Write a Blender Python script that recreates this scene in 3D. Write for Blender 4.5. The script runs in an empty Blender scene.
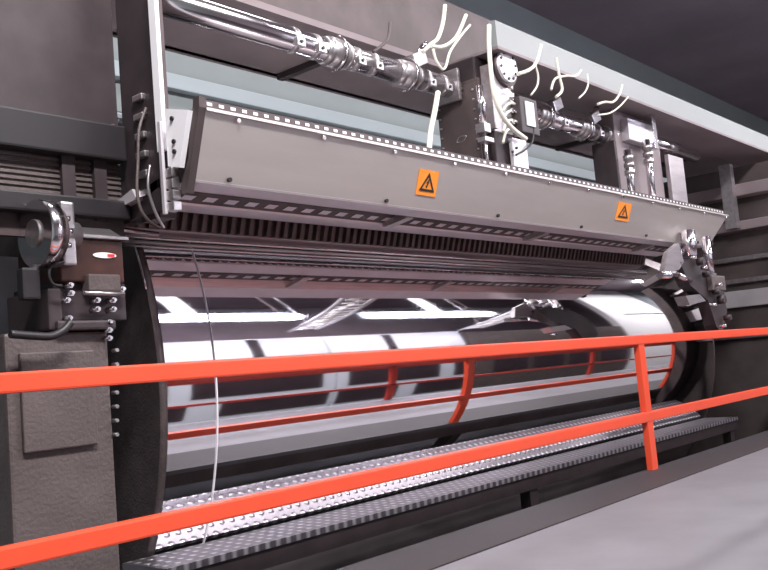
import bpy, bmesh, math, random
from mathutils import Vector, Matrix
random.seed(4)
S = bpy.context.scene
C = S.collection
H = 2.0                       # height of the camera above the hall floor

# ---------------------------------------------------------------- camera frame
def _basis():
    f = 900.0
    m = (650-637)/(455-340); c = (637-384) - m*(340-285)
    vy = -(f*f + 776*c)/(776*m + 19)
    Z = Vector((m*vy+c, vy, f)).normalized()
    X = Vector((776, 19, f)).normalized()
    Y = Z.cross(X)
    return X, Y, Z
BX, BY, BZ = _basis()
def ray(u, v):
    d = Vector((u-384, v-285, 900.0))
    return Vector((BX.dot(d), BY.dot(d), BZ.dot(d)))
def at(u, v, Y):
    d = ray(u, v); return d*(Y/d.y)
def atx(u, v, X):
    d = ray(u, v); return d*(X/d.x)

# ---------------------------------------------------------------- materials
def mat(name, col, rough=.5, metal=0., noise=0., nscale=8., bump=0., bscale=40., stretch=None, emit=0., spec=.5):
    m = bpy.data.materials.new(name); m.use_nodes = True
    nt = m.node_tree; b = nt.nodes['Principled BSDF']
    b.inputs['Base Color'].default_value = (*col, 1)
    b.inputs['Roughness'].default_value = rough
    b.inputs['Metallic'].default_value = metal
    b.inputs['Specular IOR Level'].default_value = spec
    tc = nt.nodes.new('ShaderNodeTexCoord'); mp = nt.nodes.new('ShaderNodeMapping')
    nt.links.new(tc.outputs['Object'], mp.inputs['Vector'])
    if stretch: mp.inputs['Scale'].default_value = stretch
    n = nt.nodes.new('ShaderNodeTexNoise'); n.inputs['Scale'].default_value = nscale; n.inputs['Detail'].default_value = 4
    nt.links.new(mp.outputs['Vector'], n.inputs['Vector'])
    if noise > 0:
        r = nt.nodes.new('ShaderNodeMapRange')
        r.inputs['From Min'].default_value = .3; r.inputs['From Max'].default_value = .7
        r.inputs['To Min'].default_value = 1-noise; r.inputs['To Max'].default_value = 1+noise*.5
        nt.links.new(n.outputs['Fac'], r.inputs['Value'])
        v = nt.nodes.new('ShaderNodeVectorMath'); v.operation = 'SCALE'; v.inputs[0].default_value = col
        nt.links.new(r.outputs['Result'], v.inputs['Scale'])
        nt.links.new(v.outputs['Vector'], b.inputs['Base Color'])
    if bump > 0:
        n2 = nt.nodes.new('ShaderNodeTexNoise'); n2.inputs['Scale'].default_value = bscale
        nt.links.new(mp.outputs['Vector'], n2.inputs['Vector'])
        bp = nt.nodes.new('ShaderNodeBump'); bp.inputs['Strength'].default_value = bump; bp.inputs['Distance'].default_value = .01
        nt.links.new(n2.outputs['Fac'], bp.inputs['Height']); nt.links.new(bp.outputs['Normal'], b.inputs['Normal'])
    if emit > 0:
        b.inputs['Emission Color'].default_value = (*col, 1); b.inputs['Emission Strength'].default_value = emit
    return m
M = {}
M['chrome_roll'] = mat('mirror_chrome', (.86, .84, .86), .035, 1)
M['chrome'] = mat('chrome', (.82, .79, .82), .16, 1)
M['steel'] = mat('brushed_steel', (.56, .53, .53), .38, 1, .15, 6, stretch=(1, 8, 8))
M['panel'] = mat('satin_panel', (.54, .495, .465), .45, .7, .07, 2.5, stretch=(.6, 4, 4))
M['alu'] = mat('pale_aluminium', (.72, .69, .72), .4, .55, .08, 5)
M['bar'] = mat('grey_bar', (.42, .38, .39), .35, .8, .2, 5, stretch=(.5, 5, 5))
M['orange'] = mat('orange_paint', (.74, .075, .028), .38, 0, .06, 3)
M['unlit_orange'] = mat('unlit_orange_paint', (.50, .045, .03), .4, 0, .1, 3)  # the rail orange darkened to dull red, shade put into the colour
M['brown'] = mat('dark_brown_metal', (.085, .063, .063), .5, .3, .3, 5)
M['dark'] = mat('dark_machine_paint', (.046, .034, .037), .5, .2, .3, 6)
M['black'] = mat('black_rubber', (.012, .010, .012), .5)
M['beam'] = mat('brown_beam_paint', (.24, .195, .20), .6, 0, .2, 2)
M['disc'] = mat('dark_disc_steel', (.10, .08, .08), .5, .6, .25, 14, bump=.3, bscale=90)
M['housing'] = mat('grey_brown_housing', (.105, .083, .08), .55, .2, .25, 4, bump=.3, bscale=60)
M['green'] = mat('grey_green_wall', (.27, .31, .31), .6, 0, .06, 1.2)
M['greenlight'] = mat('pale_green_paint', (.42, .49, .52), .5, 0, .04, 1.5)
M['pale'] = mat('pale_painted_beam', (.27, .29, .285), .5, 0, .05, 2)
M['white'] = mat('white_plate', (.86, .86, .88), .45, 0, .03, 3)
M['cable_white'] = mat('cream_cable', (.80, .78, .66), .5)
M['cab'] = mat('white_cabinet', (.80, .82, .86), .45, 0, .05, 1)
M['cabgrey'] = mat('blue_grey_cabinet', (.55, .59, .64), .45, 0, .05, 1)
M['window'] = mat('dark_window', (.035, .025, .03), .25, 0, .2, 3)
M['mauve'] = mat('mauve_hall_wall', (.30, .24, .28), .7, 0, .2, .6)
M['floor'] = mat('dark_pit_floor', (.035, .028, .03), .6, 0, .4, 2)
M['label'] = mat('orange_label', (.92, .30, .03), .45, 0, .04, 20)
M['ink'] = mat('black_ink', (.015, .012, .012), .5)
M['rust'] = mat('oily_brown_plate', (.07, .030, .022), .35, .4, .5, 6)
M['ribs'] = mat('die_rib_metal', (.13, .10, .098), .45, .6, .35, 12)
M['tube'] = mat('tube_glow', (.86, .84, 1.0), .5, 0, emit=30)
M['film'] = mat('film_edge', (.9, .88, .92), .3)
M['red'] = mat('red_sticker', (.75, .04, .03), .4)

M['strip'] = mat('dark_edge_strip', (.022, .017, .019), .6)
M['deck'] = mat('worn_deck_plate', (.17, .165, .18), .5, .2, .15, 3)
def tread_mat():
    m = mat('tread_plate', (.46, .43, .46), .34, .85, .25, 3)
    nt = m.node_tree; b = nt.nodes['Principled BSDF']
    tc = nt.nodes.new('ShaderNodeTexCoord')
    mp = nt.nodes.new('ShaderNodeMapping'); mp.inputs['Scale'].default_value = (1, 1, 1)
    nt.links.new(tc.outputs['Object'], mp.inputs['Vector'])
    v = nt.nodes.new('ShaderNodeTexVoronoi'); v.voronoi_dimensions = '2D'; v.inputs['Scale'].default_value = 15; v.inputs['Randomness'].default_value = 0
    nt.links.new(mp.outputs['Vector'], v.inputs['Vector'])
    r = nt.nodes.new('ShaderNodeMapRange'); r.inputs['From Min'].default_value = .12; r.inputs['From Max'].default_value = .32
    r.inputs['To Min'].default_value = 1; r.inputs['To Max'].default_value = 0
    nt.links.new(v.outputs['Distance'], r.inputs['Value'])
    bp = nt.nodes.new('ShaderNodeBump'); bp.inputs['Strength'].default_value = 1; bp.inputs['Distance'].default_value = .008
    nt.links.new(r.outputs['Result'], bp.inputs['Height']); nt.links.new(bp.outputs['Normal'], b.inputs['Normal'])
    mx = nt.nodes.new('ShaderNodeMix'); mx.data_type = 'RGBA'      # worn stud tops, their shine painted in as paler colour
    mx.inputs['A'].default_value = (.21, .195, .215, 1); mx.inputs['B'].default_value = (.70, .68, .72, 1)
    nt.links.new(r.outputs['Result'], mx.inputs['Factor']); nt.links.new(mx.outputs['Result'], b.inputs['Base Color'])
    return m
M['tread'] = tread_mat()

# ---------------------------------------------------------------- mesh builder
class MB:
    def __init__(s): s.bm = bmesh.new()
    def box(s, x0, x1, y0, y1, z0, z1, bev=0):
        vs = [s.bm.verts.new((x, y, z)) for x in (x0, x1) for y in (y0, y1) for z in (z0, z1)]
        fs = [s.bm.faces.new([vs[i] for i in q]) for q in ((0,1,3,2),(4,6,7,5),(0,4,5,1),(2,3,7,6),(0,2,6,4),(1,5,7,3))]
        if bev > 0:
            es = list({e for f in fs for e in f.edges})
            bmesh.ops.bevel(s.bm, geom=es, offset=bev, segments=2, affect='EDGES', profile=.6)
        return s
    def obox(s, c, size, rot, bev=0):          # oriented box, rot = Matrix 3x3
        n0 = len(s.bm.verts)
        before = set(s.bm.verts)
        a, b, d = (q/2 for q in size)
        s.box(-a, a, -b, b, -d, d, bev)
        for v in s.bm.verts:
            if v not in before: v.co = rot @ v.co + Vector(c)
        return s
    def prism(s, prof, x0, x1):                # profile in (y, z), extruded along X
        a = [s.bm.verts.new((x0, y, z)) for y, z in prof]; b = [s.bm.verts.new((x1, y, z)) for y, z in prof]
        n = len(prof)
        s.bm.faces.new(a); s.bm.faces.new(b[::-1])
        for i in range(n): s.bm.faces.new((a[i], b[i], b[(i+1) % n], a[(i+1) % n]))
        return s
    def cyl(s, p, q, r, r2=None, n=24, caps=True):
        p = Vector(p); q = Vector(q); r2 = r if r2 is None else r2
        d = (q-p).normalized(); t = Vector((0,0,1)) if abs(d.z) < .9 else Vector((1,0,0))
        a = d.cross(t).normalized(); b = d.cross(a)
        A = []; Bv = []
        for i in range(n):
            w = 2*math.pi*i/n; o = a*math.cos(w) + b*math.sin(w)
            A.append(s.bm.verts.new(p+o*r)); Bv.append(s.bm.verts.new(q+o*r2))
        for i in range(n):
            f = s.bm.faces.new((A[i], A[(i+1) % n], Bv[(i+1) % n], Bv[i])); f.smooth = True
        if caps: s.bm.faces.new(A); s.bm.faces.new(Bv[::-1])
        return s
    def tube(s, pts, r, n=8, sub=5):
        P = [Vector(p) for p in pts]
        out = []
        if len(P) > 2 and sub > 1:
            for i in range(len(P)-1):
                p0 = P[max(i-1,0)]; p1 = P[i]; p2 = P[i+1]; p3 = P[min(i+2,len(P)-1)]
                for k in range(sub):
                    t = k/sub
                    out.append(.5*((2*p1)+(p2-p0)*t+(2*p0-5*p1+4*p2-p3)*t*t+(3*p1-p0-3*p2+p3)*t**3))
            out.append(P[-1])
        else: out = P
        rings = []; ref = None
        for i, p in enumerate(out):
            d = (out[min(i+1,len(out)-1)]-out[max(i-1,0)]).normalized()
            if ref is None: ref = Vector((0,0,1)) if abs(d.z) < .9 else Vector((1,0,0))
            a = (ref-d*ref.dot(d)).normalized(); ref = a; b = d.cross(a)
            rings.append([s.bm.verts.new(p+(a*math.cos(2*math.pi*j/n)+b*math.sin(2*math.pi*j/n))*r) for j in range(n)])
        for i in range(len(rings)-1):
            for j in range(n):
                f = s.bm.faces.new((rings[i][j], rings[i][(j+1)%n], rings[i+1][(j+1)%n], rings[i+1][j])); f.smooth = True
        s.bm.faces.new(rings[0][::-1]); s.bm.faces.new(rings[-1])
        return s
    def poly(s, pts, off):                     # flat outline given thickness by vector off
        a = [s.bm.verts.new(Vector(p)) for p in pts]; b = [s.bm.verts.new(Vector(p)+Vector(off)) for p in pts]
        n = len(a); s.bm.faces.new(a); s.bm.faces.new(b[::-1])
        for i in range(n): s.bm.faces.new((a[i], b[i], b[(i+1)%n], a[(i+1)%n]))
        return s
def link(name, mb, m, origin):
    bmesh.ops.recalc_face_normals(mb.bm, faces=mb.bm.faces)
    for v in mb.bm.verts: v.co -= origin
    me = bpy.data.meshes.new(name); mb.bm.to_mesh(me); mb.bm.free()
    me.materials.append(M[m]); o = bpy.data.objects.new(name, me); C.objects.link(o)
    return o
ORG = {}
def thing(name, loc, label, cat, group=None):
    o = bpy.data.objects.new(name, None); C.objects.link(o); o.empty_display_size = .1
    loc = Vector(loc); o.location = loc; ORG[o.name] = loc
    o['label'] = label; o['category'] = cat
    if group: o['group'] = group
    return o
def part(name, mb, m, parent, label=None):
    o = link(name, mb, m, ORG[parent.name]); o.parent = parent; ORG[o.name] = ORG[parent.name]
    if label: o['label'] = label
    return o
def solo(name, mb, m, label, cat, group=None):
    vs = [v.co for v in mb.bm.verts]
    c = Vector((sum(v.x for v in vs)/len(vs), sum(v.y for v in vs)/len(vs), min(v.z for v in vs)))
    o = link(name, mb, m, c); o.location = c; ORG[o.name] = c
    if label: o['label'] = label
    if cat: o['category'] = cat
    if group: o['group'] = group
    return o
def struct(name, mb, m):
    o = solo(name, mb, m, None, None); o['kind'] = 'structure'; return o
def clone(root, dx, label=None):
    r = root.copy(); C.objects.link(r); r.location = root.location + Vector(dx); ORG[r.name] = r.location.copy()
    if label: r['label'] = label
    for ch in list(root.children):
        c = ch.copy(); C.objects.link(c); c.parent = r
        for g in list(ch.children):
            d = g.copy(); C.objects.link(d); d.parent = c
    return r

# ================================================================ the hall
HX0, HX1, HY0, HY1, ZT = -4, 30, -7, 7.6, 6.0
struct('floor', MB().box(HX0, HX1, HY0, HY1, -H-.2, -H), 'floor')
struct('ceiling', MB().box(HX0, HX1, HY0, HY1, ZT, ZT+.2), 'mauve')
wb = struct('wall_back', MB().box(HX0, HX1, HY1, HY1+.2, -H, ZT), 'green')
struct('wall_front', MB().box(HX0, HX1, HY0-.2, HY0, -H, ZT), 'mauve')
struct('wall_left', MB().box(HX0-.2, HX0, HY0, HY1, -H, ZT), 'green')
struct('wall_right', MB().box(HX1, HX1+.2, HY0, HY1, -H, ZT), 'mauve')

# ================================================================ chrome roll
YC, ZC, R, X0, X1, XE = 5.2935, .0334, 1.812, 2.475, 2.772, 9.15
roll = thing('casting_roll', (X0, YC, -H), 'huge mirror-polished chrome roll lying under the long die, reflecting the hall', 'roller')
def rollshell():
    mb = MB(); n = 360
    A = []; B = []
    for i in range(n):
        w = 2*math.pi*i/n; y = YC+R*math.cos(w); z = ZC+R*math.sin(w)
        A.append(mb.bm.verts.new((X0+.012, y, z))); B.append(mb.bm.verts.new((XE, y, z)))
    for i in range(n):
        f = mb.bm.faces.new((A[i], A[(i+1)%n], B[(i+1)%n], B[i])); f.smooth = True
    return mb
part('roll_shell', rollshell(), 'chrome_roll', roll)
part('end_disc', MB().cyl((X0-.03, YC, ZC), (X0+.012, YC, ZC), R, n=200), 'disc', roll, 'dark steel disc at the near end of the roll')
part('end_disc', MB().cyl((XE, YC, ZC), (XE+.04, YC, ZC), R, n=200), 'disc', roll)
part('rim_highlight', MB().tube([(X0-.03, YC-R*math.cos(w), ZC+R*math.sin(w)) for w in [math.radians(a) for a in range(14, 30, 2)]], .005, sub=1), 'chrome', roll)  # chrome arc only where the rim looks bright, a highlight built as shape
part('shaft', MB().cyl((X0-.5, YC, ZC), (XE+.6, YC, ZC), .22), 'steel', roll)
for xx in (X0-.45, XE+.3):
    part('bearing_stand', MB().box(xx, xx+.3, YC-.4, YC+.4, -H, ZC+.1, .02), 'dark', roll)
mb = MB()
pts = [(X1, YC-(R+.004)*math.cos(math.radians(a)), ZC+(R+.004)*math.sin(math.radians(a))) for a in range(-70, 27, 2)]
solo('film_edge', mb.tube(pts, .0030, n=6, sub=1), 'film', 'thin pale edge of the clear film curving down the near end of the chrome roll', 'film')

# ================================================================ walkway, strip, rails
YR, FL = 2.758, -.83
ww = thing('walkway', (5, 2.2, -H), 'raised silver metal walkway carrying the orange guard rails', 'walkway')
part('deck', MB().box(-1, 22, 1.02, 2.80, FL-.04, FL), 'deck', ww)
part('edge_strip', MB().box(-1, 22, 2.40, 2.80, FL, FL+.006), 'strip', ww)
part('edge_beam', MB().box(-1, 22, 2.74, 2.80, FL-.20, FL-.04), 'housing', ww)
part('edge_beam', MB().box(-1, 22, 1.04, 1.12, FL-.24, FL-.04), 'dark', ww)
for x in (0, 6, 12, 18):
    part('support_leg', MB().box(x, x+.12, 2.66, 2.78, -H, FL-.04), 'dark', ww)
    part('support_leg', MB().box(x, x+.12, 1.06, 1.18, -H, FL-.04), 'dark', ww)

ZS = -.75
st = thing('tread_step', (5, 3.3, -H), 'narrow tread-plate ledge running low along the front of the roll', 'step')
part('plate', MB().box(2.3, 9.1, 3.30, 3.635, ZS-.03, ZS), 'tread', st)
part('skirt', MB().box(2.3, 9.1, 3.31, 3.35, ZS-.12, ZS-.03), 'dark', st)
for x in (2.4, 5.2, 8.9):
    part('support_leg', MB().box(x, x+.1, 3.32, 3.4, -H, ZS-.03), 'dark', st)

fr = thing('guard_rail', (5.88, YR, FL), 'bright orange guard rail crossing in front of the roll, nearest the camera', 'railing')
part('top_rail', MB().box(.2, 16, YR-.025, YR+.025, .032, .098, .008), 'orange', fr)
part('middle_rail', MB().box(.2, 16, YR-.025, YR+.025, -.50, -.432, .008), 'orange', fr)
for px in (5.89, 9.9, 13.6):
    p = part('post', MB().box(px-.045, px+.045, YR-.022, YR+.022, FL, .04, .006), 'orange', fr)
#part('toe_rail', MB().box(.2, 16, YR-.012, YR+.012, FL+.01, FL+.05), 'redpaint', fr)
YN = 1.10
nr = thing('guard_rail', (6.2, YN, FL), 'orange guard rail, its unlit side put into a dull red colour, along the walkway, seen only mirrored in the roll', 'railing')
part('top_rail', MB().box(3.9, 20, YN-.02, YN+.02, -.02, .065, .006), 'unlit_orange', nr)
part('middle_rail', MB().box(3.9, 20, YN-.02, YN+.02, -.47, -.42, .006), 'unlit_orange', nr)
for px in (6.9, 11.1, 15.2):
    part('post', MB().box(px-.045, px+.045, YN-.02, YN+.02, FL, .04, .006), 'unlit_orange', nr)

# ================================================================ die
DX0, DX1 = 2.28, 7.95
ZTOP = 1.15
die = thing('film_casting_die', (5.2, 3.2, .76), 'long slanting grey steel die with orange hazard labels above the chrome roll', 'machine')
PY = lambda z: 2.811+(1.119-z)*.35
DT, DX1B = 8.10, 7.80
part('front_panel', MB().poly([(DX0, 2.811, 1.119), (DT, 2.811, 1.119), (DX1B, 2.91, .836), (DX0, 2.91, .836)], (0, .02, .007)), 'panel', die)
part('top_edge_strip', MB().prism([(2.803, 1.110), (2.803, 1.123), (2.85, 1.131), (2.85, 1.119)], DX0, DT), 'panel', die)
part('bottom_flange', MB().prism([(2.906, .846), (2.912, .834), (3.068, .840), (3.068, .852), (2.925, .850)], DX0, DX1B), 'alu', die)
part('under_cover', MB().prism([(3.068, .840), (3.165, .864), (3.165, .90), (3.068, .90)], DX0, DX1-.12), 'steel', die)
def two_mat(o, m2, test):
    o.data.materials.append(M[m2])
    for p in o.data.polygons:
        if test(p.center): p.material_index = 1
# perforated rails: dark strip with a row of bright slots
def slotted(x0, x1, prof, pitch, frac, sy, sz, h, ny, nz):
    mb = MB().prism(prof, x0, x1); n = int((x1-x0)/pitch)
    ty, tz = -nz, ny                        # along the face, perpendicular to the normal (ny, nz)
    for i in range(n):
        xa = x0+(i+.3)*pitch; P = []
        for sgn in (-1, 1): P.append((sy+ty*h*sgn, sz+tz*h*sgn))
        q = [(xa, P[0][0], P[0][1]), (xa+pitch*frac, P[0][0], P[0][1]), (xa+pitch*frac, P[1][0], P[1][1]), (xa, P[1][0], P[1][1])]
        mb.poly([Vector(v)+Vector((0, -ny*.004, -nz*.004)) for v in q], (0, ny*.006, nz*.006))
    return mb
o = part('perforated_top_rail', slotted(DX0, DT-.05, [(2.826, 1.128), (2.826, 1.163), (2.86, 1.163), (2.86, 1.128)], .062, .42, 2.826, 1.146, .0065, -1, 0), 'brown', die)
two_mat(o, 'white', lambda c: c.y+ORG[o.name].y < 2.8259)
o = part('perforated_lower_rail', slotted(DX0, DX1-.15, [(3.168, .862), (3.27, .837), (3.27, .88), (3.168, .90)], .125, .52, 3.219, .8495, .022, -.238, -.971), 'brown', die)
two_mat(o, 'alu', lambda c: (c.z+ORG[o.name].z) < .8493-(c.y+ORG[o.name].y-3.219)*.245-.0005)
part('silver_bar', MB().prism([(3.278, .840), (3.285, .830), (3.385, .820), (3.42, .848), (3.30, .88)], DX0-.04, DX1-.15), 'alu', die)
def ribs():
    mb = MB()
    mb.prism([(3.458, .850), (3.488, .750), (3.58, .80), (3.50, .90)], DX0+.02, DX1-.2)
    x = DX0+.03
    while x < DX1-.25:
        mb.poly([(x, 3.430, .850), (x, 3.462, .752), (x, 3.50, .752), (x, 3.47, .850)], (.026, 0, 0)); x += .060
    return mb
part('ribbed_lip_plate', ribs(), 'ribs', die)
part('lip_bar', MB().prism([(3.50, .760), (3.555, .727), (3.59, .755), (3.55, .80), (3.50, .79)], DX0-.0, DX1-.2), 'bar', die)
part('die_body', MB().prism([(2.86, 1.12), (2.94, .86), (3.22, .885), (3.30, .882), (3.45, .89), (3.50, .86), (3.50, 1.12)], DX0+.04, DX1-.03), 'dark', die)
part('top_plate', MB().box(DX0+.02, DX1, 2.885, 3.50, 1.12, ZTOP), 'bar', die)
for k, (y, z, r, m) in enumerate([(3.535, .716, .008, 'chrome'), (3.545, .696, .010, 'steel'), (3.555, .678, .006, 'chrome')]):
    part('rod', MB().cyl((DX0-.10+.05*k, y, z), (DX1-.05, y, z), r, n=12), m, die)
part('end_cap', MB().prism([(2.805, 1.165), (2.808, 1.12), (2.925, .79), (2.955, .79), (2.965, .82), (2.90, .93), (2.842, 1.165)], DX0-.035, DX0), 'brown', die)
part('end_cap', MB().prism([(2.86, 1.12), (2.93, .86), (2.98, .86), (2.92, 1.12)], DX1, DX1+.02), 'brown', die)
for u, v in ((394, 210), (533, 232), (640, 240)):
    p = at(u, v, 3.2)
    part('hook_bracket', MB().prism([(3.09, .87), (3.09, .835), (3.24, .812), (3.27, .815), (3.27, .87)], p.x-.03, p.x+.03), 'steel', die)
for i in range(12):
    x = DX0+.17+i*.51
    for z in (1.098, .862):
        if z < 1 and i % 2: continue
        y = PY(z); part('screw', MB().cyl((x, y+.006, z), (x, y-.012, z-.003), .010, n=12), 'chrome' if z > 1 else 'ink', die)
pn = Vector((0, -.283, -.099)).normalized(); pu = Vector((0, -.099, .283)).normalized()
def hazard(cx, cz, w, h):
    o = Vector((cx, PY(cz), cz))
    def P(a, b, e=0): return o + Vector((1, 0, 0))*a + pu*b + pn*e
    l = part('warning_label', MB().poly([P(-w, -h, .001), P(w, -h, .001), P(w, h, .001), P(-w, h, .001)], pn*.003), 'label', die, 'square orange high-voltage warning label')
    mb = MB(); T = [(-.78*w, -.66*h), (.78*w, -.66*h), (0, .80*h)]; I = [(-.54*w, -.48*h), (.54*w, -.48*h), (0, .50*h)]
    for i in range(3):
        j = (i+1) % 3
        mb.poly([P(*T[i], .0045), P(*T[j], .0045), P(*I[j], .0045), P(*I[i], .0045)], pn*.002)
    B = [(.06, .30), (-.14, -.02), (.0, -.02), (-.10, -.24), (-.17, -.20), (-.08, -.42), (.03, -.22), (-.04, -.24), (.14, .07), (.02, .07), (.14, .30)]
    mb.poly([P(a*w, b*h, .0045) for a, b in B], pn*.002)
    part('lightning_triangle', mb, 'ink', l)
p = at(427, 183, 2.862); hazard(p.x, p.z, .084, .068)
p = at(622, 212, 2.862); hazard(p.x, p.z, .105, .066)

# ================================================================ left end of die (its side faces the camera)
XS = DX0-.05
sx = lambda u, v, X=XS: atx(u, v, X)
a = sx(194, 116); b = sx(171, 112); c_ = sx(172, 166)
we = thing('die_end_plate', (XS, (a.y+b.y)/2, c_.z), 'white plate with three bolt holes closing the left end of the die', 'plate')
part('plate', MB().prism([(2.85, a.z+.03), (b.y+.03, b.z+.02), (b.y+.03, c_.z), (2.93, c_.z-.02)], XS-.01, XS+.015), 'white', we)
for u, v in ((174.5, 119), (176.5, 142), (177, 152)):
    p = sx(u, v); part('bolt_hole', MB().cyl((XS-.008, p.y, p.z), (XS-.018, p.y, p.z), .010, n=14), 'ink', we)
t0, t1 = sx(173, 168), sx(186, 210)
for k in range(4):
    z1 = t0.z-(t0.z-t1.z)*k/4
    part('stacked_bar', MB().box(XS-.02, XS+.02, 2.97, t0.y+.03, z1-(t0.z-t1.z)/4+.008, z1, .004), 'steel', we)
part('edge_rail', MB().box(XS-.03, XS-.015, t0.y+.03, t0.y+.05, t1.z, sx(170, 120).z, .003), 'alu', we)
e0 = atx(156, 92, 2.26); e1 = atx(161, 152, 2.26)
solo('guide_strip', MB().box(2.25, 2.27, e1.y-.035, e1.y+.012, e1.z, 1.75), 'white', 'bright white upright strip hanging left of the die end', 'strip')
cc = atx(150, 160, 2.3)
col = thing('machine_column', (2.33, cc.y, -H), 'dark brown upright column with cables behind the left end of the die', 'column')
part('post', MB().box(2.30, 2.38, cc.y-.05, cc.y+.09, .74, 2.0), 'brown', col)
part('side_plate', MB().box(2.28, 2.30, 3.15, 3.40, .76, 2.0), 'dark', col)
for k in range(6):
    part('bracket', MB().box(2.26, 2.30, cc.y-.02, cc.y+.05, .84+.085*k, .87+.085*k, .006), 'steel', col)
pL = [at(u, v, 3.2) for u, v in ((146, 108), (139, 130), (138, 160), (137, 190), (141, 210), (150, 222), (160, 228))]
solo('hanging_cable', MB().tube(pL, .007), 'housing', 'thin dark cable looping down left of the white strip', 'cable', 'cables hanging left of the die')
pL = [at(u, v, 3.15) for u, v in ((150, 165), (148, 185), (152, 203), (158, 218), (164, 228))]
solo('hanging_cable', MB().tube(pL, .007), 'steel', 'short grey cable curving behind the lower left corner of the die', 'cable', 'cables hanging left of the die')

# ================================================================ background rack upper left
YB = 3.42
def P2(u, v, Y=YB): return at(u, v, Y)
rack = thing('louvred_rack', (P2(90, 200).x, YB, -H), 'dark steel rack with louvred panels behind the left end of the machine', 'rack')
xl = P2(20, 180).x-1.2; xr = 2.27
def rowz(th): return th*YB
part('upper_cover', MB().box(xl, xr, YB, YB+.05, rowz(.345), rowz(.56)), 'dark', rack)
part('cross_beam', MB().box(xl, xr, YB-.06, YB+.06, rowz(.298), rowz(.345), .01), 'black', rack)
lv = MB()
for k in range(7):
    z = rowz(.250+.007*k); lv.box(xl, xr, YB+.004, YB+.02, z, z+.012)
part('louvre_panel', lv.box(xl, xr, YB+.012, YB+.03, rowz(.245), rowz(.298)), 'housing', rack)
for u in (60, 92, 125):
    x = P2(u, 175).x; part('upright', MB().box(x, x+.06, YB-.02, YB+.06, rowz(.22), rowz(.30)), 'dark', rack)
part('cross_beam', MB().box(xl, xr, YB-.06, YB+.06, rowz(.222), rowz(.246), .01), 'black', rack)
part('lower_cover', MB().box(xl, xr, YB, YB+.04, rowz(.195), rowz(.222)), 'brown', rack)
part('rack_leg', MB().box(xl+.1, xl+.16, YB, YB+.06, -H, rowz(.19)), 'dark', rack)
part('round_lamp', MB().cyl((P2(107, 131).x, YB-.02, P2(107, 131).z), (P2(107, 131).x, YB-.05, P2(107, 131).z), .02), 'steel', rack)

# ================================================================ drive side cluster lower left
hp = thing('round_flange', at(50, 236, 3.3), 'chrome flanged wheel at the far left beside the brown bearing box', 'wheel')
a = at(44, 234, 3.3)
part('wheel', MB().cyl((a.x-.04, a.y, a.z), (a.x+.02, a.y, a.z), .135, n=40), 'chrome', hp)
part('hub', MB().cyl((a.x-.05, a.y, a.z), (a.x+.14, a.y, a.z), .055), 'steel', hp)
part('rim_ring', MB().cyl((a.x+.02, a.y, a.z), (a.x+.045, a.y, a.z), .115, n=40), 'brown', hp)
for k in range(10):
    w = 2*math.pi*k/10
    part('bolt', MB().cyl((a.x+.045, a.y+.09*math.cos(w), a.z+.09*math.sin(w)), (a.x+.07, a.y+.09*math.cos(w), a.z+.09*math.sin(w)), .012, n=6), 'chrome', hp)
part('clamp', MB().box(a.x+.05, a.x+.11, a.y-.05, a.y+.05, a.z-.13, a.z+.13, .01), 'steel', hp)

YX = 3.30
q = lambda u, v, Y=YX: at(u, v, Y)
bb = thing('bearing_box', (q(95, 300).x, YX+.15, q(95, 300).z), 'oily brown bearing box with a red and white sticker left of the roll', 'machine box')
x0, x1 = q(60, 270).x, q(124, 270).x
zt, zb = q(90, 239).z, q(90, 282).z
part('case', MB().box(x0, x1, YX, YX+.34, zb, zt, .008), 'rust', bb)
part('lid', MB().box(x0-.01, x1+.02, YX-.02, YX+.09, zt, zt+.016, .004), 'steel', bb)
part('slanted_cover', MB().prism([(YX-.02, zt+.016), (YX+.06, zt+.06), (YX+.08, zt+.06), (YX+.085, zt+.016)], x0+.01, x1-.02), 'steel', bb)
c = q(104, 255.5)
s1 = MB(); s1.poly([(c.x+.055*math.cos(2*math.pi*i/24), YX-.003, c.z+.012*math.sin(2*math.pi*i/24)) for i in range(24)], (0, -.003, 0))
sk = part('sticker', s1, 'white', bb, 'oval white and red sticker')
part('red_mark', MB().poly([(c.x+.012, YX-.007, c.z-.006), (c.x+.045, YX-.007, c.z-.006), (c.x+.045, YX-.007, c.z+.006), (c.x+.012, YX-.007, c.z+.006)], (0, -.002, 0)), 'red', sk)
part('inner_block', MB().box(x0-.02, x1+.02, YX+.03, YX+.35, q(90, 320).z, zb, .006), 'dark', bb)
part('motor_block', MB().box(q(86, 300).x, q(118, 300).x, YX-.03, YX+.04, q(100, 292).z, q(100, 275).z, .008), 'housing', bb)
for (u0, u1, v) in ((84, 124, 293),):
    part('tie_bar', MB().cyl(q(u0, v, YX-.04), q(u1, v+1, YX-.04), .009), 'steel', bb)
for u, v in ((71, 285), (72, 293), (123, 289), (98, 300), (98, 309), (114, 300), (114, 309), (70, 318), (110, 322), (110, 330), (110, 338), (68, 300)):
    p = q(u, v, YX-.02); part('bolt', MB().cyl(p, p+Vector((0, .07, 0)), .012, n=6).cyl(p+Vector((0, -.012, 0)), p, .007, n=10), 'chrome', bb)
pb = thing('bearing_pedestal', (q(90, 450).x, YX+.2, -H), 'grey brown cast pedestal under the bearing box, behind the orange rail', 'pedestal')
xa, xb = q(46, 380).x, q(117, 380).x
part('head', MB().box(xa+.05, xb, YX-.02, YX+.36, q(90, 330).z, q(90, 320.5).z, .01), 'dark', pb)
part('body', MB().box(xa-.15, xb-.02, YX+.02, YX+.36, -H, q(90, 331).z, .012), 'housing', pb)
part('cover_plate', MB().box(xa-.10, xb-.10, YX+.0, YX+.02, q(90, 445).z, q(90, 350).z, .006), 'housing', pb)
part('wing', MB().box(q(48, 300).x, q(62, 300).x, YX+.0, YX+.34, q(50, 330).z, q(50, 288).z, .01), 'dark', pb)
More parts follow.
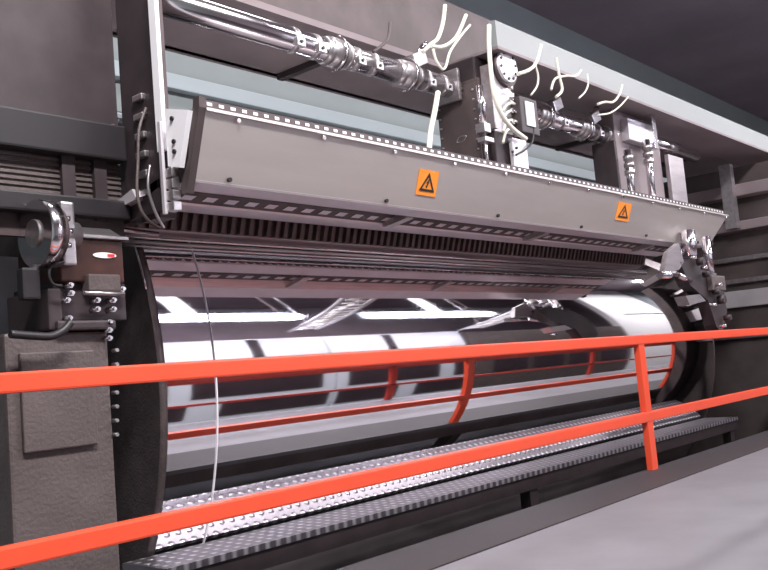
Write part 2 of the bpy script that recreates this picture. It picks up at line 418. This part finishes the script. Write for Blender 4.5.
for k in range(7):
    p = q(121, 350+14*k, YX); part('bolt', MB().cyl(p+Vector((-.02, .03, 0)), p+Vector((-.02, -.006, 0)), .008, n=8), 'steel', pb)
mb = MB(); solo('feed_hose', mb.tube([q(u, v, YX-.08) for u, v in ((10, 334), (36, 336), (52, 336), (64, 330), (71, 322))], .016), 'black', 'black hose coming in from the left below the bearing box', 'hose')
mb = MB(); solo('feed_hose', mb.tube([q(u, v, YX-.05) for u, v in ((64, 262), (52, 266), (49, 275), (53, 284), (62, 286))], .006), 'black', 'thin black loop of hose left of the bearing box', 'hose')
rp = thing('cross_pipe', q(100, 228, 3.42), 'long thin steel pipe lying left of the die above the bearing box', 'pipe')
part('pipe', MB().cyl(at(40, 220, 3.5), at(158, 234, 3.5), .012), 'chrome', rp)
part('collar', MB().cyl(at(90, 226, 3.5), at(96, 226.6, 3.5), .02), 'steel', rp)
# pale cabinet seen past the pedestal
solo('pale_cabinet', MB().box(at(-90, 300, 3.8).x, at(66, 300, 3.8).x, 3.8, 3.95, -H, at(40, 258, 3.8).z), 'cabgrey', 'pale blue-grey cabinet glimpsed at far left behind the bearing box', 'cabinet')
solo('cable_clamp', MB().box(q(20, 280).x, q(38, 280).x, YX-.02, YX+.03, q(30, 300).z, q(30, 268).z, .01).cyl(q(36, 266), q(30, 280), .02), 'black', 'black hooked clamp at the far left edge below the chrome wheel', 'clamp')

# ================================================================ overhead structure
bmz = lambda th, Y: th*Y
gb = thing('duct_beam', (5, 5.4, 1.9), 'broad grey-green box beam with a pale painted highlight stripe behind the top of the die', 'beam')
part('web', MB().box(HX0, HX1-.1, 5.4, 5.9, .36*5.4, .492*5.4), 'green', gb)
part('flange', MB().box(HX0, HX1-.1, 5.33, 5.4, .418*5.33, .440*5.33, .008), 'greenlight', gb)  # paler flange colour stands in for the highlight along the beam
bb2 = thing('overhead_girder', (5, 3.8, 2.0), 'wide dark brown girder running above the chrome pipes', 'girder')
part('bottom_plate', MB().box(.3, 14, 3.45, 4.22, 2.0, 2.04), 'beam', bb2)
part('web', MB().box(.3, 14, 3.45, 3.50, 2.04, 2.5), 'brown', bb2)
part('inner_flange', MB().box(.3, 14, 4.18, 4.25, 2.0, 2.5), 'beam', bb2)
for x in (2.2, 4.0, 5.8, 7.6, 9.4):
    part('stiffener', MB().box(x, x+.05, 3.52, 4.18, 1.96, 2.0), 'dark', bb2)
pbm = thing('pale_rail_beam', (5, 3.1, 1.97), 'pale painted beam across the very top, above the right-hand pipe', 'beam')
part('face', MB().box(at(497, 40, 3.0).x, 14, 3.0, 3.05, 2.02, 2.19), 'pale', pbm)
part('underside', MB().box(at(497, 40, 3.0).x, 14, 3.0, 3.44, 2.0, 2.02), 'beam', pbm)

# manifold pipes
YP = 3.32; ZP = 1.80
def px(u, v=60): return at(u, v, YP).x
def manifold(name, label, xs, xe, r, couplings, clamps, sensors, z=ZP, zs=0):
    t = thing(name, ((xs+xe)/2, YP, z-r), label, 'pipe')
    part('pipe', MB().cyl((xs, YP, z), (xe, YP, z), r, n=32), 'chrome', t)
    for x in couplings:
        part('coupling', MB().cyl((x-.06, YP, z), (x+.06, YP, z), r*1.28, n=32).cyl((x-.10, YP, z), (x-.06, YP, z), r*1.1, r*1.28, n=32).cyl((x+.06, YP, z), (x+.1, YP, z), r*1.28, r*1.1, n=32), 'steel', t)
        part('flange_ring', MB().cyl((x-.015, YP, z), (x+.015, YP, z), r*1.55, n=32), 'chrome', t)
    for x in clamps:
        cl = part('clamp', MB().cyl((x-.018, YP, z), (x+.018, YP, z), r*1.08, n=32).box(x-.03, x+.03, YP-r*1.25, YP-r*.85, z-r*.85, z-r*.15, .003), 'steel', t)
        part('clamp_screw', MB().cyl((x, YP-r*1.25, z-r*.5), (x, YP-r*1.36, z-r*.5), .010, n=10), 'ink', cl)
    for x in sensors:
        rot = Matrix.Rotation(math.radians(-25), 3, 'Y')
        s = part('sensor', MB().obox((x, YP-.04, z+r*1.5), (.14, .07, .085), rot, .006), 'steel', t)
        part('plug', MB().cyl((x, YP-.05, z+r*1.8), (x+.07, YP-.05, z+r*3.0), .022).cyl((x+.07, YP-.05, z+r*3.0), (x+.1, YP-.05, z+r*3.5), .012), 'chrome', s)
    return t
GX = 4.76
manifold('melt_pipe', 'chrome melt pipe with square clamps running left of the dark gearbox', px(150, 10), GX-.015, .066,
         [px(334, 52), px(405, 74)], [px(u) for u in (292, 313, 352, 369, 421, 437, 449)], [GX-.42])
manifold('melt_pipe', 'shorter chrome melt pipe right of the white-labelled control box', px(528, 103), px(616, 135), .066,
         [px(540, 105), px(580, 115), px(606, 120)], [px(556, 110), px(592, 120)], [px(549, 98), px(587, 105)])
# vertical thin clamp plate at the pipe's end
ep = at(466, 80, 3.25); ep.x = GX-.05; ep.z = ZP
solo('pipe_end_plate', MB().box(ep.x-.015, ep.x+.015, 3.23, 3.41, ep.z-.10, ep.z+.11, .005), 'steel', 'upright steel plate closing the end of the left chrome pipe', 'plate')

# dark gearbox in the middle: bolted side turned to the camera
GX, YG = 4.76, 3.12
g1 = at(514, 120, YG).x
gbx = thing('gearbox', (GX+.3, YG+.15, ZTOP), 'dark brown gearbox with bolted side cover on top of the die, at mid-length', 'gearbox')
part('case', MB().box(GX, g1-.02, YG, YG+.345, ZTOP+.05, 1.83, .01), 'brown', gbx)
part('neck', MB().box(GX+.05, g1-.05, YG+.05, YG+.30, 1.83, 1.995, .01), 'dark', gbx)
part('foot', MB().box(GX-.03, g1, YG-.02, YG+.36, ZTOP, ZTOP+.06, .008), 'dark', gbx)
part('side_cover', MB().box(GX-.015, GX, YG+.015, YG+.33, 1.20, 1.80, .004), 'brown', gbx)
part('emblem', MB().tube([(GX-.018, YG+.20, 1.44), (GX-.018, YG+.17, 1.47), (GX-.018, YG+.12, 1.465), (GX-.018, YG+.15, 1.435), (GX-.018, YG+.20, 1.44)], .004, n=6), 'steel', gbx)
for i in range(9):
    for y, z in ((YG+.035, 1.23+.065*i), (YG+.31, 1.23+.065*i)):
        part('bolt', MB().cyl((GX-.012, y, z), (GX-.026, y, z), .007, n=8), 'steel', gbx)
part('lower_roller', MB().cyl((GX-.06, YG+.02, 1.24), (GX-.06, YG+.2, 1.24), .04), 'dark', gbx)
cy = thing('air_cylinder', at(481, 140, 3.05), 'slim chrome air cylinder standing on the front corner of the dark gearbox', 'cylinder')
ca = at(479, 86, 3.05); cb = at(484, 124, 3.05); cx = (ca.x+cb.x)/2
part('barrel', MB().cyl((cx, 3.05, ca.z), (cx, 3.05, cb.z), .024), 'chrome', cy)
part('end_block', MB().box(cx-.035, cx+.035, 3.02, 3.09, cb.z-.06, cb.z, .005), 'steel', cy)
part('rod', MB().cyl((cx, 3.05, ZTOP), (cx, 3.05, cb.z-.05), .011), 'chrome', cy)
part('fork', MB().box(cx-.04, cx+.06, 3.02, 3.08, cb.z-.12, cb.z-.09, .004), 'steel', cy)
ba = at(487, 54, 3.08); bc = at(515, 136, 3.08)
dp = thing('drive_plate', (ba.x, 3.08, ZTOP), 'pale steel plate with round bolted flange on the front of the gearbox', 'plate')
part('plate', MB().box(ba.x+.0, g1-.03, 3.08, 3.115, bc.z, 1.86, .005), 'alu', dp)
part('edge_strip', MB().box(ba.x-.05, ba.x-.02, 3.04, 3.115, bc.z, 1.90, .004), 'bar', dp)
fc = at(502, 68, 3.08); fl = part('round_cover', MB().cyl((fc.x, 3.09, fc.z), (fc.x, 3.03, fc.z), .108, n=40), 'alu', dp)
part('back_ring', MB().cyl((fc.x+.01, 3.08, fc.z-.005), (fc.x+.01, 3.05, fc.z-.005), .126, n=40), 'brown', dp)
for k in range(10):
    w = 2*math.pi*(k+.3)/10
    part('bolt', MB().cyl((fc.x+.09*math.cos(w), 3.032, fc.z+.09*math.sin(w)), (fc.x+.09*math.cos(w), 3.022, fc.z+.09*math.sin(w)), .010, n=8), 'ink', fl)
part('lower_block', MB().box(bc.x-.26, bc.x-.02, 3.07, 3.115, ZTOP+.06, bc.z, .008), 'dark', dp)
part('lower_plate', MB().box(at(508, 150, 3.06).x, at(522, 150, 3.06).x, 3.02, 3.05, ZTOP, at(512, 140, 3.06).z, .006), 'alu', dp)
for u, v in ((508, 142), (516, 148), (512, 152)):
    p = at(u, v, 3.02); part('bolt', MB().cyl(p, p-Vector((0, .012, 0)), .010, n=8), 'ink', dp)
ka = at(519, 95, 3.0); kb = at(543, 137, 3.0)
cbx = thing('control_box', (ka.x+.15, 3.2, kb.z), 'dark control box with a white label plate between the two chrome pipes', 'control box')
part('case', MB().box(ka.x, ka.x+.22, 3.0, 3.075, kb.z, ka.z, .008), 'dark', cbx)
la = at(524, 101, 3.045)
part('label_plate', MB().box(ka.x+.06, ka.x+.16, 2.99, 3.0, kb.z+.05, ka.z-.03, .002), 'white', cbx)
for k in range(4):
    z = kb.z+.06+.075*k
    part('cable_gland', MB().cyl((ka.x+.01, 3.05, z), (ka.x-.06, 3.03, z+.012), .012), 'chrome', cbx)

# right column under the second pipe
ra = at(618, 150, 3.2); rb = at(662, 150, 3.2); rz = at(640, 128, 3.2).z
rc = thing('support_column', ((ra.x+rb.x)/2, 3.3, 1.21), 'brown support column on the die near its right end', 'column')
part('case', MB().box(ra.x+.02, rb.x, 3.22, 3.42, ZTOP, 2.0, .008), 'beam', rc)
part('web_plate', MB().box(ra.x-.06, ra.x-.02, 3.2, 3.4, ZTOP, 1.72), 'dark', rc)
part('edge_plate', MB().box(rb.x+.03, rb.x+.36, 3.16, 3.2, ZTOP, 1.72, .004), 'bar', rc)
for u, v0, v1 in ((627, 150, 182), (646, 140, 182)):
    f0 = at(u, v0, 3.12); f1 = at(u+2, v1, 3.12)
    fit = part('fitting', MB().cyl((f0.x, 3.12, f0.z), (f0.x, 3.12, ZTOP+.01), .03), 'chrome', rc)
    for k in range(3):
        part('nut', MB().cyl((f0.x, 3.12, f0.z-.05-.06*k), (f0.x, 3.12, f0.z-.085-.06*k), .045, n=6), 'steel', fit)
    part('base_block', MB().box(f0.x-.09, f0.x+.11, 3.06, 3.18, ZTOP, ZTOP+.10, .006), 'steel', rc)
vb = thing('valve_block', at(633, 135, 3.25), 'chrome valve block with tall bar at the right end of the pipes', 'valve')
v0 = at(630, 128, 3.15); v1 = at(650, 128, 3.15)
part('block', MB().box(v0.x-.02, v1.x-.04, 3.15, 3.4, v0.z-.10, v0.z+.09, .008), 'alu', vb)
part('tall_bar', MB().box(v1.x-.10, v1.x-.03, 3.08, 3.16, v0.z-.15, v0.z+.2, .005), 'chrome', vb)
part('outlet_pipe', MB().cyl((v1.x-.04, 3.28, v0.z+.01), (v1.x+1.3, 3.28, v0.z+.01), .065), 'chrome', vb)
part('collar', MB().cyl((v1.x+.0, 3.28, v0.z+.01), (v1.x+.12, 3.28, v0.z+.01), .085), 'steel', vb)

# cables around the top
def cable(pts, Y, r, m, label):
    solo('cable', MB().tube([at(u, v, Y+dy) for u, v, dy in [(p+(0,))[:3] for p in pts]], r), m, label, 'cable', 'cables around the overhead pipes')
cable([(423, 52), (430, 45), (438, 38), (443, 22), (445, 5)], 3.15, .013, 'cable_white', 'cream cable rising from the sensor on the left chrome pipe')
cable([(431, 46), (441, 47), (450, 43), (458, 34), (466, 15)], 3.1, .012, 'cable_white', 'cream cable arching right above the left chrome pipe')
cable([(433, 49), (436, 60), (442, 69), (446, 66), (450, 52), (460, 37), (470, 25)], 3.05, .008, 'cable_white', 'thin cream cable dipping in a U beside the sensor')
cable([(489, 25), (489, 45), (491, 72), (495, 98), (504, 118), (514, 130), (526, 139)], 2.98, .015, 'cable_white', 'thick cream cable sweeping down across the round flange')
cable([(438, 92), (435, 110), (431, 130), (429, 150)], 3.05, .016, 'cable_white', 'thick cream cable hanging down the left side of the dark gearbox')
cable([(518, 74), (527, 71), (534, 66), (538, 57), (541, 45)], 3.0, .013, 'cable_white', 'cream cable curving up right of the round flange')
cable([(534, 62), (538, 75), (537, 86), (531, 95)], 3.0, .007, 'cable_white', 'thin yellowish cable hanging above the white-labelled control box')
cable([(556, 58), (559, 75), (562, 90), (556, 97)], 3.0, .011, 'cable_white', 'cream cable dropping to the first sensor of the right pipe')
cable([(551, 90), (555, 79), (566, 76), (576, 76), (581, 70)], 3.0, .009, 'cable_white', 'cream cable lying across to the right above the right pipe')
cable([(587, 74), (588, 84), (585, 92), (579, 98)], 3.0, .007, 'cable_white', 'thin cream cable hooked above the second sensor of the right pipe')
cable([(598, 104), (605, 102), (613, 102), (619, 95), (622, 85)], 3.0, .010, 'cable_white', 'cream cable curving up beside the chrome valve block')
cable([(598, 115), (610, 113), (620, 106), (628, 97)], 3.0, .007, 'cable_white', 'thin cream cable running up just above the end of the right pipe')
cable([(516, 155), (525, 150), (532, 142), (534, 128)], 3.0, .007, 'black', 'thin black cable below the control box')
cable([(373, 52), (380, 47), (388, 38), (390, 22)], 3.2, .009, 'housing', 'grey cable rising from the middle of the left chrome pipe')
for k, v in enumerate((103, 111, 120, 129)):
    cable([(517, v+2), (511, v), (506, v+3), (503, v+8+2*k)], 3.04, .009, 'cable_white', 'short cream cable from the %s gland of the control box' % ('top', 'second', 'third', 'bottom')[k])

# ================================================================ far right cluster
YQ = 2.82
e = lambda u, v, Y=YQ: at(u, v, Y)
ac = thing('edge_actuator', e(688, 300), 'dark edge-pinning actuator with chrome barrel at the right end of the die', 'actuator')
a = e(688, 243)
part('barrel', MB().cyl((a.x, YQ, a.z-.11), (a.x+.02, YQ, a.z+.10), .060), 'chrome', ac)
part('bracket_leaf', MB().poly([e(664, 272), (e(668, 252)), e(679, 243), e(684, 262), e(679, 270)], (0, .04, 0)), 'bar', ac)
part('body', MB().poly([e(680, 262), e(694, 258), e(712, 270), e(724, 290), (e(727, 312)), e(722, 335), e(716, 325), e(708, 300), e(690, 285)], (0, .10, 0)), 'dark', ac)
part('arm', MB().cyl(e(660, 275), e(676, 275), .03), 'chrome', ac)
part('arm', MB().cyl(e(678, 275), e(690, 281), .022), 'chrome', ac)
part('side_box', MB().box(e(707, 285).x, e(720, 285).x, YQ-.05, YQ, e(710, 291).z, e(710, 276).z, .01), 'housing', ac)
for u, v, r in ((697, 262, .04), (703, 275, .03), (718, 300, .045), (724, 318, .03), (713, 292, .03)):
    p = e(u, v, YQ-.02); part('knob', MB().cyl(p, p-Vector((0, .06, 0)), r*.8, n=16), 'dark', ac)
for u, v in ((701, 268), (716, 285), (710, 305), (720, 326), (690, 258)):
    p = e(u, v, YQ-.05); part('bolt', MB().cyl(p, p-Vector((0, .05, 0)), .014, n=8), 'chrome', ac)
part('skid', MB().poly([e(686, 296), e(700, 294), e(706, 301), e(690, 305)], (0, .1, 0)), 'steel', ac)
up = thing('upright_tube', e(709, 272), 'slim chrome upright tube at the far right beside the actuator', 'tube')
a = e(706, 240)
part('tube', MB().cyl((a.x, YQ, e(709, 276).z), (a.x, YQ, a.z+.03), .036), 'chrome', up)
part('base', MB().cyl((a.x, YQ, e(709, 278).z), (a.x, YQ, e(709, 274).z), .05), 'dark', up)
fs = thing('side_frame', (XE+.5, 4.8, -H), 'dark machine side frame with pale rails beyond the right end of the roll', 'frame')
part('back_panel', MB().box(XE+.9, XE+1.0, 2.9, 7, -H, 1.9), 'housing', fs)
for z, h in ((.86, .05), (.62, .05), (.36, .18), (.02, .04)):
    part('pale_rail', MB().box(XE+.82, XE+.9, 2.9, 7, z, z+h, .006), 'bar' if h < .1 else 'alu', fs)
part('top_rail', MB().box(XE+.7, XE+.9, 2.9, 7, 1.55, 1.68, .01), 'beam', fs)
part('top_rail', MB().box(XE+.7, XE+.9, 2.9, 7, 1.18, 1.28, .01), 'beam', fs)
part('panel_upright', MB().box(XE+.6, XE+.7, 3.3, 3.42, 1.2, 1.9), 'bar', fs)
part('corner_post', MB().box(XE+.55, XE+.9, 2.85, 2.98, -H, 1.1, .01), 'brown', fs)

# ================================================================ what the roll mirrors
def cabinet(x0, x1, label, rows, joint, top=2.0):
    t = thing('control_cabinet', ((x0+x1)/2, -3.3, -H), label, 'cabinet', 'white control cabinets')
    part('body', MB().box(x0, x1, -3.8, -3.0, -H, top, .02), 'cab', t)
    part('worktop_edge', MB().box(x0, x1, -3.0, -2.94, .93, 1.02), 'ink', t)
    part('joint_strip', MB().box(joint, joint+.22, -3.0, -2.985, 1.05, 1.96), 'window', t)
    part('lower_front', MB().box(x0, x1, -3.0, -2.97, -1.98, .90), 'cabgrey', t)
    for a, b, z0, z1 in rows:
        part('window', MB().box(a, b, -2.97, -2.955, z0, z1), 'window', t)
    return t
cabinet(4.0, 10.28, 'white control cabinet with long dark windows, left one of the two mirrored in the roll', [(4.3, 7.1, -.80, -.05), (7.5, 10.0, -.80, -.05), (4.2, 7.45, -1.75, -1.1), (8.05, 10.2, -1.75, -1.05)], 8.7)
cabinet(10.34, 14.0, 'white control cabinet with long dark windows, right one of the two mirrored in the roll', [(10.6, 13.0, -.85, -.05), (13.45, 13.95, -.85, -.05), (10.4, 11.9, -1.8, -1.05), (12.4, 13.9, -1.8, -1.05)], 11.75)
dk = thing('machine_cabinet', (17.5, -3.3, -H), 'long brown machine cabinet mirrored dimly toward the right of the roll', 'cabinet')
part('body', MB().box(14.2, 20.8, -3.8, -3.0, -H, 1.9, .02), 'housing', dk)
for x in (14.8, 16.3, 17.8, 19.3):
    part('door', MB().box(x, x+1.2, -3.0, -2.96, -.9, -.1), 'window', dk)
part('stripe', MB().box(14.2, 20.8, -3.0, -2.95, .35, .75), 'bar', dk)
pw = thing('white_partition', (22.6, -3.2, -H), 'tall white partition panel mirrored as a curved white band at right', 'partition')
part('panel', MB().box(20.9, 24.4, -3.2, -3.0, -H, 5.9), 'white', pw)
part('joint_strip', MB().box(21.8, 24.4, -3.0, -2.98, 3.0, 3.08), 'ink', pw)
part('edge_post', MB().box(24.4, 24.75, -3.2, -3.0, -H, 1.5), 'orange', pw)
solo('white_partition', MB().box(25.0, 28.5, -3.2, -3.0, 2.4, 5.9), 'greenlight', 'high pale panel to the right of the white partition', 'partition')

# tube lamps on the hall's front side
def tubelamp(x0, x1, label, br):
    t = thing('tube_lamp', ((x0+x1)/2, -2.4, 3.0), label, 'lamp', 'fluorescent tubes')
    part('tube', MB().cyl((x0, -2.4, 3.0), (x1, -2.4, 3.0), .14, n=20), 'tube', t)
    part('housing', MB().box(x0-.05, x1+.05, -2.62, -2.50, 2.9, 3.3), 'greenlight', t)
    for x in br: part('bracket_plate', MB().box(x, x+.36, -2.50, -2.46, 3.15, 4.6), 'white', t)
    for x in (x0+.1, x1-.1):
        part('hanger', MB().box(x-.02, x+.02, -2.57, -2.55, 3.3, ZT), 'brown', t)
tubelamp(6.9, 9.55, 'glowing fluorescent tube, left one of the two mirrored in the roll', (7.45,))
tubelamp(11.3, 14.7, 'glowing fluorescent tube, right one of the two mirrored in the roll', (13.1,))
# cable ladders
def ladder(a, b, label):
    a = Vector(a); b = Vector(b); d = (b-a).normalized(); s = d.cross(Vector((0, 0, 1))).normalized()*.22
    t = thing('cable_ladder', (a+b)/2, label, 'cable tray', 'cable ladders')
    part('side_rail', MB().tube([a-s, b-s], .035, sub=1), 'alu', t)
    part('side_rail', MB().tube([a+s, b+s], .035, sub=1), 'alu', t)
    for f in (.15, .85):
        p = a.lerp(b, f); part('hanger', MB().cyl(p, (p.x, p.y, ZT), .012, n=8), 'steel', t)
    n = int((b-a).length/.30)
    for i in range(1, n):
        p = a.lerp(b, i/n); part('rung', MB().cyl(p-s, p+s, .026, n=8), 'alu', t)
    random.seed(3)
    pts = [a.lerp(b, i/14)+s*random.uniform(-.8, .8)+Vector((0, 0, .03+random.uniform(0, .06))) for i in range(15)]
    part('cable', MB().tube(pts, .028), 'steel', t)
    pts = [a.lerp(b, i/14)+s*random.uniform(-.8, .8)+Vector((0, 0, .03+random.uniform(0, .06))) for i in range(15)]
    part('cable', MB().tube(pts, .022), 'cable_white', t)
ladder((9.7, -2.7, 2.3), (7.2, 1.25, 2.2), 'shiny cable ladder full of wires, left one mirrored in the roll')
ladder((13.9, -2.6, 2.0), (10.35, 1.8, 2.0), 'shiny cable ladder full of wires, right one mirrored in the roll')

# ================================================================ unseen fill lamps added to light machine and hall
def fill_lamp(x, y, z, e, size, label):
    t = thing('added_fill_lamp', (x, y, z), label, 'lamp', 'added fill lamps')
    part('housing', MB().box(x-size/2-.05, x+size/2+.05, y-.3, y+.3, z+.02, z+.12), 'white', t)
    part('rod', MB().cyl((x, y, z+.12), (x, y, ZT), .02), 'steel', t)
    l = bpy.data.lights.new('fill_light', 'AREA'); l.shape = 'RECTANGLE'; l.size = size; l.size_y = .5; l.energy = e; l.color = (1, .96, .98)
    o = bpy.data.objects.new('fill_light', l); C.objects.link(o); o.parent = t; o.location = (0, 0, 0)
    return t
fill_lamp(1.0, .4, 4.2, 500, 2.2, 'added unseen fill lamp above the left end of the walkway')
fill_lamp(4.6, .4, 4.2, 110, 2.2, 'added unseen fill lamp above the middle of the walkway')
fill_lamp(10.5, .3, 4.6, 50, 2.2, 'added unseen fill lamp above the right end of the walkway')
fill_lamp(8.5, -1.0, 5.2, 330, 3.0, 'added unseen fill lamp lighting the white cabinets')
fill_lamp(13.5, -1.0, 5.2, 300, 3.0, 'added unseen fill lamp above the brown machine cabinet')
fill_lamp(23.0, -.6, 5.4, 420, 3.0, 'added unseen fill lamp in front of the tall white partition')
fill_lamp(3.0, 3.6, 5.2, 48, 2.5, 'added unseen fill lamp behind the die at left')
fill_lamp(8.0, 3.6, 5.2, 50, 2.5, 'added unseen fill lamp behind the machine at right')

# ================================================================ lift the whole place so the hall floor is z = 0
for o in bpy.data.objects:
    if o.parent is None: o.location.z += H

w = bpy.data.worlds.new('w'); S.world = w; w.use_nodes = True
w.node_tree.nodes['Background'].inputs[0].default_value = (.75, .75, .85, 1); w.node_tree.nodes['Background'].inputs[1].default_value = .25

cam = bpy.data.cameras.new('camera'); co = bpy.data.objects.new('camera', cam); C.objects.link(co)
cam.sensor_width = 36; cam.lens = 900/768*36; cam.clip_start = .02; cam.clip_end = 200
r = Vector((BX.x, BY.x, BZ.x)); d = Vector((BX.y, BY.y, BZ.y)); f = Vector((BX.z, BY.z, BZ.z))
co.matrix_world = Matrix(((r.x, -d.x, -f.x, 0), (r.y, -d.y, -f.y, 0), (r.z, -d.z, -f.z, H), (0, 0, 0, 1)))
S.camera = co
vs = S.view_settings; S.display_settings.display_device = 'sRGB'
vs.view_transform = 'Standard'; vs.look = 'None'; vs.gamma = 1; vs.use_curve_mapping = False; vs.exposure = .35
